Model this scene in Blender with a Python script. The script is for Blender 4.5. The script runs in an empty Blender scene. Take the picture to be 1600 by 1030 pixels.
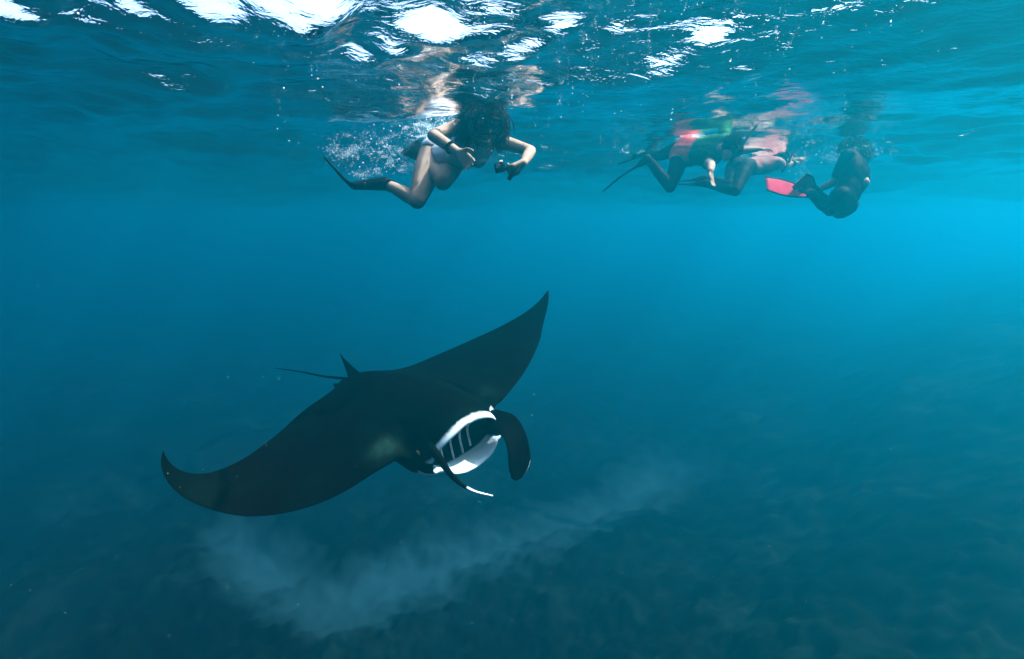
import bpy, bmesh, math, random
import numpy as np
from mathutils import Vector, Matrix

random.seed(7)
rng = np.random.default_rng(7)
sc = bpy.context.scene
COL = sc.collection

# ------------------------------------------------------------------ camera, sky, sun, exposure
CAM_Z = -0.85
PITCH = math.radians(12.0)
cam_data = bpy.data.cameras.new('camera')
cam_data.lens = 18.0
cam_data.sensor_width = 36.0
cam_data.clip_start = 0.05
cam_data.clip_end = 600
cam = bpy.data.objects.new('camera', cam_data)
COL.objects.link(cam)
cam.location = (0, 0, CAM_Z)
cam.rotation_euler = (math.radians(90) - PITCH, 0, 0)
sc.camera = cam

SUN_ELEV = math.radians(53)
SUN_AZ = math.radians(80)          # clockwise from +Y: to the right of the view
world = bpy.data.worlds.new('World')
sc.world = world
world.use_nodes = True
wn = world.node_tree
wn.nodes.clear()
sky = wn.nodes.new('ShaderNodeTexSky')
sky.sky_type = 'NISHITA'
sky.sun_disc = False
sky.sun_elevation = SUN_ELEV
sky.sun_rotation = SUN_AZ
sky.dust_density = 4.0
sky.ozone_density = 0.6
bg = wn.nodes.new('ShaderNodeBackground')
bg.inputs['Strength'].default_value = 0.15
wo = wn.nodes.new('ShaderNodeOutputWorld')
wn.links.new(sky.outputs[0], bg.inputs[0])
wn.links.new(bg.outputs[0], wo.inputs[0])

sd = bpy.data.lights.new('sun', 'SUN')
sd.energy = 5.0
sd.angle = math.radians(0.6)
sd.color = (1.0, 0.95, 0.87)
sun = bpy.data.objects.new('sun', sd)
COL.objects.link(sun)
sdir = Vector((math.sin(SUN_AZ) * math.cos(SUN_ELEV), math.cos(SUN_AZ) * math.cos(SUN_ELEV), math.sin(SUN_ELEV)))
sun.rotation_euler = sdir.to_track_quat('Z', 'Y').to_euler()

vs = sc.view_settings
vs.view_transform = 'Standard'
vs.look = 'None'
vs.exposure = 2.66
vs.gamma = 1.0
vs.use_curve_mapping = False
sc.render.engine = 'CYCLES'
sc.cycles.max_bounces = 4
sc.cycles.diffuse_bounces = 2
sc.cycles.glossy_bounces = 2
sc.cycles.transmission_bounces = 2
sc.cycles.volume_bounces = 1
sc.cycles.transparent_max_bounces = 8
sc.cycles.use_denoising = True
sc.cycles.use_adaptive_sampling = True
sc.cycles.adaptive_threshold = 0.02
sc.cycles.sample_clamp_indirect = 6.0

# ------------------------------------------------------------------ helpers
F = 800.0
FWD = np.array([0, math.cos(PITCH), -math.sin(PITCH)])
UPV = np.array([0, math.sin(PITCH), math.cos(PITCH)])
CAMP = np.array([0, 0, CAM_Z])


def P(px, py, d):
    """point seen at a pixel of the 1600 wide photograph, d metres deep"""
    return CAMP + d * FWD + np.array([1.0, 0, 0]) * ((px - 800) / F * d) - UPV * ((py - 515) / F * d)


def to(a, px, py, length, sign):
    """point on the ray of a pixel, one bone length away from a (sign: -1 nearer, +1 farther)"""
    ray = P(px, py, 1.0) - CAMP
    o = CAMP - a
    A = ray @ ray
    B = 2 * o @ ray
    C = o @ o - length * length
    D = B * B - 4 * A * C
    t = (-B + sign * math.sqrt(D)) / (2 * A) if D > 0 else -B / (2 * A)
    return CAMP + ray * t


def norm(v):
    v = np.asarray(v, float)
    return v / (np.linalg.norm(v) + 1e-9)


def mesh_obj(name, verts, faces, mat=None, parent=None, smooth=True):
    me = bpy.data.meshes.new(name)
    me.from_pydata([tuple(map(float, v)) for v in verts], [], [tuple(int(i) for i in f) for f in faces])
    me.validate()
    if smooth:
        me.shade_smooth()
    ob = bpy.data.objects.new(name, me)
    COL.objects.link(ob)
    if mat:
        me.materials.append(mat)
    if parent:
        ob.parent = parent
    return ob


def big_mesh(name, co, quads, mat=None):
    """fast path for large quad or triangle sheets"""
    me = bpy.data.meshes.new(name)
    k = quads.shape[1]
    me.vertices.add(len(co))
    me.vertices.foreach_set('co', np.ascontiguousarray(co, dtype=np.float32).ravel())
    me.loops.add(quads.size)
    me.loops.foreach_set('vertex_index', np.ascontiguousarray(quads, dtype=np.int32).ravel())
    me.polygons.add(len(quads))
    me.polygons.foreach_set('loop_start', np.arange(0, quads.size, k, dtype=np.int32))
    me.update(calc_edges=True)
    me.validate()
    me.shade_smooth()
    ob = bpy.data.objects.new(name, me)
    COL.objects.link(ob)
    if mat:
        me.materials.append(mat)
    return ob


def thing(name, label, cat, loc=(0, 0, 0), group=None):
    o = bpy.data.objects.new(name, None)
    COL.objects.link(o)
    o.location = [float(v) for v in loc]
    o.empty_display_size = 0.1
    o['label'] = label
    o['category'] = cat
    if group:
        o['group'] = group
    return o


def keep(o, parent):
    """parent without moving: meshes are written in world space, parents are unrotated empties"""
    o.parent = parent
    o.location = [-v for v in parent.location]
    return o


def material(name, color, rough=0.6, var=0.25, scale=12.0, bump=0.0, bscale=60.0, color2=None, metal=0.0, spec=0.012, sss=0.0):
    m = bpy.data.materials.new(name)
    m.use_nodes = True
    nt = m.node_tree
    b = nt.nodes['Principled BSDF']
    b.inputs['Roughness'].default_value = rough
    b.inputs['Metallic'].default_value = metal
    b.inputs['Specular IOR Level'].default_value = spec
    if sss:
        b.inputs['Subsurface Weight'].default_value = sss
        b.inputs['Subsurface Radius'].default_value = (0.02, 0.008, 0.004)
        b.inputs['Subsurface Scale'].default_value = 0.6
    tc = nt.nodes.new('ShaderNodeTexCoord')
    n = nt.nodes.new('ShaderNodeTexNoise')
    n.inputs['Scale'].default_value = scale
    n.inputs['Detail'].default_value = 5
    nt.links.new(tc.outputs['Object'], n.inputs['Vector'])
    r = nt.nodes.new('ShaderNodeValToRGB')
    c2 = color2 if color2 else tuple(max(0.0, c * (1 - var)) for c in color)
    r.color_ramp.elements[0].position = 0.35
    r.color_ramp.elements[1].position = 0.65
    r.color_ramp.elements[0].color = (*c2, 1)
    r.color_ramp.elements[1].color = (*color, 1)
    nt.links.new(n.outputs['Fac'], r.inputs['Fac'])
    nt.links.new(r.outputs['Color'], b.inputs['Base Color'])
    if bump:
        n2 = nt.nodes.new('ShaderNodeTexNoise')
        n2.inputs['Scale'].default_value = bscale
        n2.inputs['Detail'].default_value = 4
        nt.links.new(tc.outputs['Object'], n2.inputs['Vector'])
        bp = nt.nodes.new('ShaderNodeBump')
        bp.inputs['Strength'].default_value = bump
        bp.inputs['Distance'].default_value = 0.01
        nt.links.new(n2.outputs['Fac'], bp.inputs['Height'])
        nt.links.new(bp.outputs['Normal'], b.inputs['Normal'])
    return m


# ------------------------------------------------------------------ water surface
SWELL = [(0.12, 4.4, (0.10, 1.0), 1.26 * math.pi)]
# phase so that a crest stands about 5.7 m out and a trough about 3.5 m out
SWELL[0] = (0.12, 4.4, (0.10, 1.0), math.pi / 2 - 2 * math.pi / 4.4 * (0.10 * 1.9 + 5.6))
WAVE_SEED, GUST = 38, 1.15
CHOP = []
rw = np.random.default_rng(WAVE_SEED)
for lam, amp, n, spread in ((2.3, 0.014, 2, 0.5), (1.25, 0.016, 4, 0.6), (0.72, 0.0150, 6, 0.6),
                            (0.42, 0.0095, 8, 0.7), (0.25, 0.0046, 9, 0.9), (0.15, 0.0018, 8, 1.1)):
    for i in range(n):
        a = math.radians(70) + rw.normal(0, spread * 0.7)
        CHOP.append((amp * rw.uniform(.7, 1.2) / math.sqrt(n) * 1.35, lam * rw.uniform(.8, 1.22),
                     (math.cos(a), math.sin(a)), rw.uniform(0, 6.28)))


def wave(x, y):
    z = np.zeros_like(x)
    px = x + 0.10 * np.sin(1.7 * y + 0.6 * x) + 0.05 * np.sin(3.9 * x - 2.1 * y + 1)
    py = y + 0.10 * np.sin(1.3 * x - 0.8 * y + 2) + 0.04 * np.sin(4.7 * y + 1.9 * x)
    for amp, lam, (dx, dy), ph in SWELL:
        z += amp * np.sin(2 * math.pi / lam * (dx * x + dy * y) + ph)
    # longer swell farther out, so the distant waterline runs uneven
    far = np.clip((np.hypot(x, y) - 7.5) / 6.0, 0, 1)
    z += far * (0.15 * np.sin(0.62 * x + 0.55 * y + 0.4) + 0.12 * np.sin(-0.45 * x + 0.33 * y + 2.0) + 0.07 * np.sin(1.3 * x - 0.5 * y))
    # gusts: patches of rougher and calmer water
    gust = 0.92 + 0.22 * np.sin(0.9 * x + 0.5 * y + 0.8) * np.sin(0.6 * y - 0.7 * x + 1.1)
    gust = gust - 0.30 / (1 + np.exp(-(x - 0.2) / 0.3)) * np.exp(-((y - 2.5) / 2.0) ** 2)
    gust = gust + GUST * np.exp(-((x + 1.35) / 1.25) ** 4 - ((y - 2.15) / 0.62) ** 2)
    for amp, lam, (dx, dy), ph in CHOP:
        w = np.sin(2 * math.pi / lam * (dx * px + dy * py) + ph)
        w = w - 0.22 * (w * w - 0.5)           # sharper troughs seen from above, peaks seen from below
        z += amp * gust * w
    return z


def build_surface():
    nr, nth = 520, 900
    r = np.concatenate([[0.0], np.geomspace(0.25, 140.0, nr)])
    th = np.linspace(0, 2 * math.pi, nth, endpoint=False)
    R, T = np.meshgrid(r[1:], th, indexing='ij')
    X = R * np.sin(T)
    Y = R * np.cos(T)
    fade = np.clip(1.3 - R / 70.0, 0.0, 1)
    Z = wave(X, Y) * fade
    co = np.stack([X, Y, Z], -1).reshape(-1, 3)
    co = np.vstack([co, [[0, 0, float(wave(np.array([0.0]), np.array([0.0]))[0])]]])
    i = np.arange(nr - 1)[:, None]
    j = np.arange(nth)[None, :]
    j2 = (j + 1) % nth
    q = np.stack([i * nth + j, i * nth + j2, (i + 1) * nth + j2, (i + 1) * nth + j], -1).reshape(-1, 4)
    c = nr * nth
    cen = np.stack([np.full(nth, c), np.arange(nth), (np.arange(nth) + 1) % nth, (np.arange(nth) + 1) % nth], -1)
    m = bpy.data.materials.new('water_surface')
    m.use_nodes = True
    nt = m.node_tree
    nt.nodes.clear()
    out = nt.nodes.new('ShaderNodeOutputMaterial')
    tc = nt.nodes.new('ShaderNodeTexCoord')
    mp = nt.nodes.new('ShaderNodeMapping')
    mp.inputs['Rotation'].default_value = (0, 0, math.radians(-10))
    mp.inputs['Scale'].default_value = (1.0, 2.1, 1.0)
    nt.links.new(tc.outputs['Object'], mp.inputs['Vector'])
    n1 = nt.nodes.new('ShaderNodeTexNoise')
    n1.inputs['Scale'].default_value = 7.0
    n1.inputs['Detail'].default_value = 4
    n1.inputs['Roughness'].default_value = 0.55
    n1.inputs['Distortion'].default_value = 0.5
    nt.links.new(mp.outputs['Vector'], n1.inputs['Vector'])
    bp = nt.nodes.new('ShaderNodeBump')
    bp.inputs['Strength'].default_value = 1.0
    bp.inputs['Distance'].default_value = 0.011
    nt.links.new(n1.outputs['Fac'], bp.inputs['Height'])
    fr = nt.nodes.new('ShaderNodeFresnel')
    fr.inputs['IOR'].default_value = 1.333
    nt.links.new(bp.outputs['Normal'], fr.inputs['Normal'])
    gl = nt.nodes.new('ShaderNodeBsdfGlossy')
    gl.inputs['Roughness'].default_value = 0.10
    gl.inputs['Color'].default_value = (1, 1, 1, 1)
    nt.links.new(bp.outputs['Normal'], gl.inputs['Normal'])
    tr = nt.nodes.new('ShaderNodeBsdfTransparent')
    mx = nt.nodes.new('ShaderNodeMixShader')
    nt.links.new(fr.outputs['Fac'], mx.inputs['Fac'])
    nt.links.new(tr.outputs[0], mx.inputs[1])
    nt.links.new(gl.outputs[0], mx.inputs[2])
    nt.links.new(mx.outputs[0], out.inputs['Surface'])
    ob = big_mesh('water_surface', co, q, m)
    # close the small hole straight above the camera with a fan
    bm = bmesh.new()
    bm.from_mesh(ob.data)
    bm.verts.ensure_lookup_table()
    vc = bm.verts[c]
    for k in range(nth):
        bm.faces.new((vc, bm.verts[(k + 1) % nth], bm.verts[k]))
    bm.normal_update()
    for f in bm.faces:
        f.smooth = True
    bm.to_mesh(ob.data)
    bm.free()
    ob['kind'] = 'structure'
    return ob


water = build_surface()

# ------------------------------------------------------------------ seabed
FLOOR_Z = -8.4


def hit_floor(px, py, z=FLOOR_Z):
    ray = P(px, py, 1.0) - CAMP
    t = (z - CAMP[2]) / ray[2]
    return CAMP + ray * t


CHANNEL = np.array([hit_floor(*p)[:2] for p in ((385, 850), (430, 890), (505, 935), (600, 905), (740, 862),
                                                (900, 815), (1000, 772), (1045, 748))])


def vnoise(x, y, seed=0):
    """smooth value noise in numpy"""
    r = np.random.default_rng(seed)
    tab = r.random((256, 256))
    xi = np.floor(x).astype(int)
    yi = np.floor(y).astype(int)
    fx = x - xi
    fy = y - yi
    fx = fx * fx * (3 - 2 * fx)
    fy = fy * fy * (3 - 2 * fy)
    g = lambda a, b: tab[a % 256, b % 256]
    return (g(xi, yi) * (1 - fx) + g(xi + 1, yi) * fx) * (1 - fy) + (g(xi, yi + 1) * (1 - fx) + g(xi + 1, yi + 1) * fx) * fy


def channel_mask(x, y):
    best = np.full(x.shape, 1e9)
    for a, b in zip(CHANNEL[:-1], CHANNEL[1:]):
        ab = b - a
        t = np.clip(((x - a[0]) * ab[0] + (y - a[1]) * ab[1]) / (ab @ ab), 0, 1)
        d = np.hypot(x - a[0] - t * ab[0], y - a[1] - t * ab[1])
        best = np.minimum(best, d)
    wob = (vnoise(x * .7, y * .7, 3) - .5) * 1.6 + (vnoise(x * 2.1, y * 2.1, 4) - .5) * .9 + (vnoise(x * 5.5, y * 5.5, 5) - .5) * .5 + (vnoise(x * 12., y * 12., 6) - .5) * .4
    return np.clip(1.0 - (best + wob * .5 + .05) / 1.25, 0, 1)


def floor_height(x, y, fine=True):
    z = np.full(x.shape, FLOOR_Z)
    # a reef shoulder rises to the right and behind, a lower one to the far left
    n = (x + 1.0) * .76 - (y - 5.2) * .65
    z += 3.2 / (1 + np.exp(-(n - 3.2) / 1.3))
    z += 1.8 / (1 + np.exp(-(x + y * .15 - 9.5) / 1.7))
    z += 0.8 / (1 + np.exp((x + 9 + (y - 9) * 0.2) / 1.8))
    m = channel_mask(x, y)
    rough = (vnoise(x * .45, y * .45, 11) - .4) * 0.5 + (vnoise(x * 1.6, y * 1.6, 12) - .4) * 0.30
    z += rough * (1 - m * 0.9) - 0.25 * m
    if fine:
        z += ((vnoise(x * 4.3, y * 4.3, 13) - .5) * 0.22 + (vnoise(x * 9.7, y * 9.7, 14) - .5) * 0.12) * (1 - m * 0.93)
        z += (vnoise(x * 5.3, y * 2.2, 15) - .5) * 0.05 * m
    return z


def build_floor():
    nr, nth = 420, 560
    r = np.concatenate([np.geomspace(1.0, 150.0, nr)])
    th = np.linspace(0, 2 * math.pi, nth, endpoint=False)
    R, T = np.meshgrid(r, th, indexing='ij')
    X = R * np.sin(T)
    Y = R * np.cos(T) + 3.0
    Z = floor_height(X, Y)
    m = channel_mask(X, Y)
    co = np.stack([X, Y, Z], -1).reshape(-1, 3)
    i = np.arange(nr - 1)[:, None]
    j = np.arange(nth)[None, :]
    j2 = (j + 1) % nth
    q = np.stack([i * nth + j, (i + 1) * nth + j, (i + 1) * nth + j2, i * nth + j2], -1).reshape(-1, 4)
    mat = bpy.data.materials.new('seabed')
    mat.use_nodes = True
    nt = mat.node_tree
    b = nt.nodes['Principled BSDF']
    b.inputs['Roughness'].default_value = 0.95
    b.inputs['Specular IOR Level'].default_value = 0.0
    at = nt.nodes.new('ShaderNodeAttribute')
    at.attribute_name = 'sand'
    tc = nt.nodes.new('ShaderNodeTexCoord')
    n = nt.nodes.new('ShaderNodeTexNoise')
    n.inputs['Scale'].default_value = 1.9
    n.inputs['Detail'].default_value = 10
    n.inputs['Roughness'].default_value = 0.68
    nt.links.new(tc.outputs['Object'], n.inputs['Vector'])
    nb = nt.nodes.new('ShaderNodeTexNoise')
    nb.inputs['Scale'].default_value = 0.35
    nb.inputs['Detail'].default_value = 3
    nt.links.new(tc.outputs['Object'], nb.inputs['Vector'])
    av = nt.nodes.new('ShaderNodeMix')
    av.data_type = 'FLOAT'
    av.inputs['Factor'].default_value = 0.5
    nt.links.new(n.outputs['Fac'], av.inputs['A'])
    nt.links.new(nb.outputs['Fac'], av.inputs['B'])
    rr = nt.nodes.new('ShaderNodeValToRGB')
    rr.color_ramp.elements[0].position = 0.36
    rr.color_ramp.elements[0].color = (0.001, 0.0013, 0.001, 1)
    rr.color_ramp.elements[1].position = 0.70
    rr.color_ramp.elements[1].color = (0.008, 0.016, 0.011, 1)
    e = rr.color_ramp.elements.new(0.52)
    e.color = (0.0022, 0.0032, 0.0024, 1)
    nt.links.new(av.outputs['Result'], rr.inputs['Fac'])
    sn = nt.nodes.new('ShaderNodeValToRGB')
    sn.color_ramp.elements[0].color = (0.008, 0.023, 0.024, 1)
    sn.color_ramp.elements[1].color = (0.020, 0.053, 0.054, 1)
    nt.links.new(n.outputs['Fac'], sn.inputs['Fac'])
    mix = nt.nodes.new('ShaderNodeMix')
    mix.data_type = 'RGBA'
    nt.links.new(at.outputs['Fac'], mix.inputs['Factor'])
    nt.links.new(rr.outputs['Color'], mix.inputs['A'])
    nt.links.new(sn.outputs['Color'], mix.inputs['B'])
    nt.links.new(mix.outputs['Result'], b.inputs['Base Color'])
    # middle disc, under the camera
    c = len(co)
    co = np.vstack([co, [[0, 3.0, float(floor_height(np.array([0.0]), np.array([3.0]))[0])]]])
    ob = big_mesh('seabed', co, q, mat)
    bm = bmesh.new()
    bm.from_mesh(ob.data)
    bm.verts.ensure_lookup_table()
    for k in range(nth):
        bm.faces.new((bm.verts[c], bm.verts[k], bm.verts[(k + 1) % nth]))
    bmesh.ops.recalc_face_normals(bm, faces=bm.faces)
    for f in bm.faces:
        f.smooth = True
    bm.to_mesh(ob.data)
    bm.free()
    attr = ob.data.attributes.new('sand', 'FLOAT', 'POINT')
    attr.data.foreach_set('value', np.append(m.reshape(-1), 0.0).astype(np.float32))
    ob['kind'] = 'structure'
    return ob


seabed = build_floor()

# ------------------------------------------------------------------ the water itself (even volume)


def build_haze():
    x0, x1, y0, y1, z0, z1 = -90, 90, -60, 110, -11.0, 0.75
    v = [(x0, y0, z0), (x1, y0, z0), (x1, y1, z0), (x0, y1, z0), (x0, y0, z1), (x1, y0, z1), (x1, y1, z1), (x0, y1, z1)]
    f = [(0, 3, 2, 1), (4, 5, 6, 7), (0, 1, 5, 4), (1, 2, 6, 5), (2, 3, 7, 6), (3, 0, 4, 7)]
    m = bpy.data.materials.new('sea_haze')
    m.use_nodes = True
    nt = m.node_tree
    nt.nodes.clear()
    out = nt.nodes.new('ShaderNodeOutputMaterial')
    pv = nt.nodes.new('ShaderNodeVolumePrincipled')
    pv.inputs['Color'].default_value = (0.001, 0.202, 0.280, 1)
    pv.inputs['Absorption Color'].default_value = (0.05, 0.16, 0.34, 1)
    pv.inputs['Density'].default_value = 0.12
    pv.inputs['Anisotropy'].default_value = 0.76
    pv.inputs['Density Attribute'].default_value = ''
    m.cycles.homogeneous_volume = True
    nt.links.new(pv.outputs[0], out.inputs['Volume'])
    ob = mesh_obj('haze', v, f, m, smooth=False)
    ob['kind'] = 'stuff'
    ob['label'] = 'clear blue sea water filling the whole scene'
    return ob


haze = build_haze()

# ------------------------------------------------------------------ manta ray
MQ = dict(pos=np.array([-0.650, 3.285, -1.268]), rot=(-0.84, -0.029, 0.176),
          near=(-0.60, 1.05, 0.37, -1.056, 1.15), far=(0.164, 0.197, 0.19, -0.593, 0.1))
SL = np.array([0, .13, .165, .2, .28, .4, .5, .6, .7, .8, .88, .95, 1.0])
XL = np.array([.64, .595, .54, .43, .385, .322, .267, .200, .130, .042, -.015, -.068, -.118])
ST = np.array([0, .05, .09, .16, .25, .35, .5, .7, .85, .93, 1.0])
XT = np.array([-1.08, -1.06, -.98, -.86, -.74, -.63, -.45, -.240, -.145, -.125, -.125])
SPAN = 1.6


def smooth_interp(x, xs, ys):
    """Catmull-Rom style interpolation through the knots"""
    xs = np.asarray(xs, float)
    ys = np.asarray(ys, float)
    m = np.gradient(ys, xs)
    i = int(np.clip(np.searchsorted(xs, x) - 1, 0, len(xs) - 2))
    h = xs[i + 1] - xs[i]
    t = (x - xs[i]) / h
    return ((2 * t**3 - 3 * t**2 + 1) * ys[i] + (t**3 - 2 * t**2 + t) * h * m[i]
            + (-2 * t**3 + 3 * t**2) * ys[i + 1] + (t**3 - t**2) * h * m[i + 1])


def rot_zyx(a, b, c):
    return np.array(Matrix.Rotation(a, 3, 'Z') @ Matrix.Rotation(b, 3, 'Y') @ Matrix.Rotation(c, 3, 'X'))


MR = rot_zyx(*MQ['rot'])
MPOS = MQ['pos'] + CAMP


def mlocal(px, py, d):
    return MR.T @ (P(px, py, d) - MPOS)


def wing_frame(s, side):
    p = MQ['near'] if side < 0 else MQ['far']
    n = 60
    t = np.linspace(0, s, n)
    u = np.clip((t - .1) / .3, 0, 1)
    th = p[0] * u * u * (3 - 2 * u) + p[1] * t + p[2] * t**3 + p[4] * t**8
    th = th * np.clip(t / .12, 0, 1)
    dt = s / (n - 1) if s > 0 else 0
    c, si = np.cos(th), np.sin(th)
    y = (c[:-1] + c[1:]).sum() * .5 * dt * SPAN
    z = (si[:-1] + si[1:]).sum() * .5 * dt * SPAN
    return side * y, z, th[-1], p[3] * s * s


def mat_manta():
    m = bpy.data.materials.new('manta_skin')
    m.use_nodes = True
    nt = m.node_tree
    b = nt.nodes['Principled BSDF']
    b.inputs['Roughness'].default_value = 0.55
    b.inputs['Specular IOR Level'].default_value = 0.0015
    at = nt.nodes.new('ShaderNodeAttribute')
    at.attribute_name = 'pale'
    tc = nt.nodes.new('ShaderNodeTexCoord')
    n = nt.nodes.new('ShaderNodeTexNoise')
    n.inputs['Scale'].default_value = 2.6
    n.inputs['Detail'].default_value = 8
    n.inputs['Roughness'].default_value = 0.68
    nt.links.new(tc.outputs['Object'], n.inputs['Vector'])
    r = nt.nodes.new('ShaderNodeValToRGB')
    r.color_ramp.elements[0].position = 0.46
    r.color_ramp.elements[0].color = (0.0005, 0.0002, 0.0002, 1)
    r.color_ramp.elements[1].position = 0.72
    r.color_ramp.elements[1].color = (0.0005, 0.0024, 0.0017, 1)
    nt.links.new(n.outputs['Fac'], r.inputs['Fac'])
    # pale areas break up at their edges
    n2 = nt.nodes.new('ShaderNodeTexNoise')
    n2.inputs['Scale'].default_value = 38
    n2.inputs['Detail'].default_value = 5
    nt.links.new(tc.outputs['Object'], n2.inputs['Vector'])
    a1 = nt.nodes.new('ShaderNodeMath')
    a1.operation = 'MULTIPLY_ADD'
    a1.inputs[1].default_value = 0.36
    a1.inputs[2].default_value = -0.18
    nt.links.new(n2.outputs['Fac'], a1.inputs[0])
    a2 = nt.nodes.new('ShaderNodeMath')
    a2.operation = 'ADD'
    nt.links.new(at.outputs['Fac'], a2.inputs[0])
    nt.links.new(a1.outputs[0], a2.inputs[1])
    mr = nt.nodes.new('ShaderNodeMapRange')
    mr.interpolation_type = 'SMOOTHSTEP'
    mr.inputs['From Min'].default_value = 0.22
    mr.inputs['From Max'].default_value = 0.78
    nt.links.new(a2.outputs[0], mr.inputs['Value'])
    mix = nt.nodes.new('ShaderNodeMix')
    mix.data_type = 'RGBA'
    mix.inputs['B'].default_value = (0.34, 0.43, 0.46, 1)
    nt.links.new(mr.outputs['Result'], mix.inputs['Factor'])
    # worn greenish patch on each shoulder
    ap = nt.nodes.new('ShaderNodeAttribute')
    ap.attribute_name = 'patch'
    n4 = nt.nodes.new('ShaderNodeTexNoise')
    n4.inputs['Scale'].default_value = 24
    n4.inputs['Detail'].default_value = 6
    nt.links.new(tc.outputs['Object'], n4.inputs['Vector'])
    mp4 = nt.nodes.new('ShaderNodeMath')
    mp4.operation = 'MULTIPLY'
    nt.links.new(n4.outputs['Fac'], mp4.inputs[0])
    nt.links.new(ap.outputs['Fac'], mp4.inputs[1])
    mx4 = nt.nodes.new('ShaderNodeMix')
    mx4.data_type = 'RGBA'
    mx4.inputs['B'].default_value = (0.010, 0.034, 0.025, 1)
    nt.links.new(mp4.outputs[0], mx4.inputs['Factor'])
    nt.links.new(r.outputs['Color'], mx4.inputs['A'])
    nt.links.new(mx4.outputs['Result'], mix.inputs['A'])
    nt.links.new(mix.outputs['Result'], b.inputs['Base Color'])
    bp = nt.nodes.new('ShaderNodeBump')
    bp.inputs['Strength'].default_value = 0.25
    bp.inputs['Distance'].default_value = 0.006
    n3 = nt.nodes.new('ShaderNodeTexNoise')
    n3.inputs['Scale'].default_value = 90
    n3.inputs['Detail'].default_value = 3
    nt.links.new(tc.outputs['Object'], n3.inputs['Vector'])
    nt.links.new(n3.outputs['Fac'], bp.inputs['Height'])
    nt.links.new(bp.outputs['Normal'], b.inputs['Normal'])
    return m


def loft(path, half_w, half_t, sides, nseg=10, power=2.0):
    """flattened tube along a path; sides[i] is the width direction of section i"""
    V, Fc = [], []
    n = len(path)
    path = [np.asarray(p, float) for p in path]
    for i in range(n):
        tan = norm(path[min(i + 1, n - 1)] - path[max(i - 1, 0)])
        sd = np.asarray(sides[i] if isinstance(sides, list) else sides, float)
        sd = norm(sd - tan * (sd @ tan))
        nr = np.cross(tan, sd)
        for k in range(nseg):
            a = 2 * math.pi * k / nseg
            ca, sa = math.cos(a), math.sin(a)
            ca = math.copysign(abs(ca) ** (2 / power), ca)
            sa = math.copysign(abs(sa) ** (2 / power), sa)
            V.append(path[i] + sd * half_w[i] * ca + nr * half_t[i] * sa)
    for i in range(n - 1):
        for k in range(nseg):
            k2 = (k + 1) % nseg
            Fc.append((i * nseg + k, i * nseg + k2, (i + 1) * nseg + k2, (i + 1) * nseg + k))
    Fc.append(tuple(range(nseg))[::-1])
    Fc.append(tuple((n - 1) * nseg + k for k in range(nseg)))
    return V, Fc


def spline(pts, n):
    """dense Catmull-Rom polyline through points (rows may carry extra columns)"""
    p = np.asarray(pts, float)
    q = np.vstack([2 * p[0] - p[1], p, 2 * p[-1] - p[-2]])
    out = []
    for t in np.linspace(0, len(p) - 1 - 1e-6, n):
        i = int(t)
        f = t - i
        a, b, c, d = q[i], q[i + 1], q[i + 2], q[i + 3]
        out.append(.5 * (2 * b + (c - a) * f + (2 * a - 5 * b + 4 * c - d) * f * f + (3 * b - 3 * c + d - a) * f**3))
    return np.array(out)


def sstep(a, b, x):
    t = min(1.0, max(0.0, (x - a) / (b - a)))
    return t * t * (3 - 2 * t)


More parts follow.
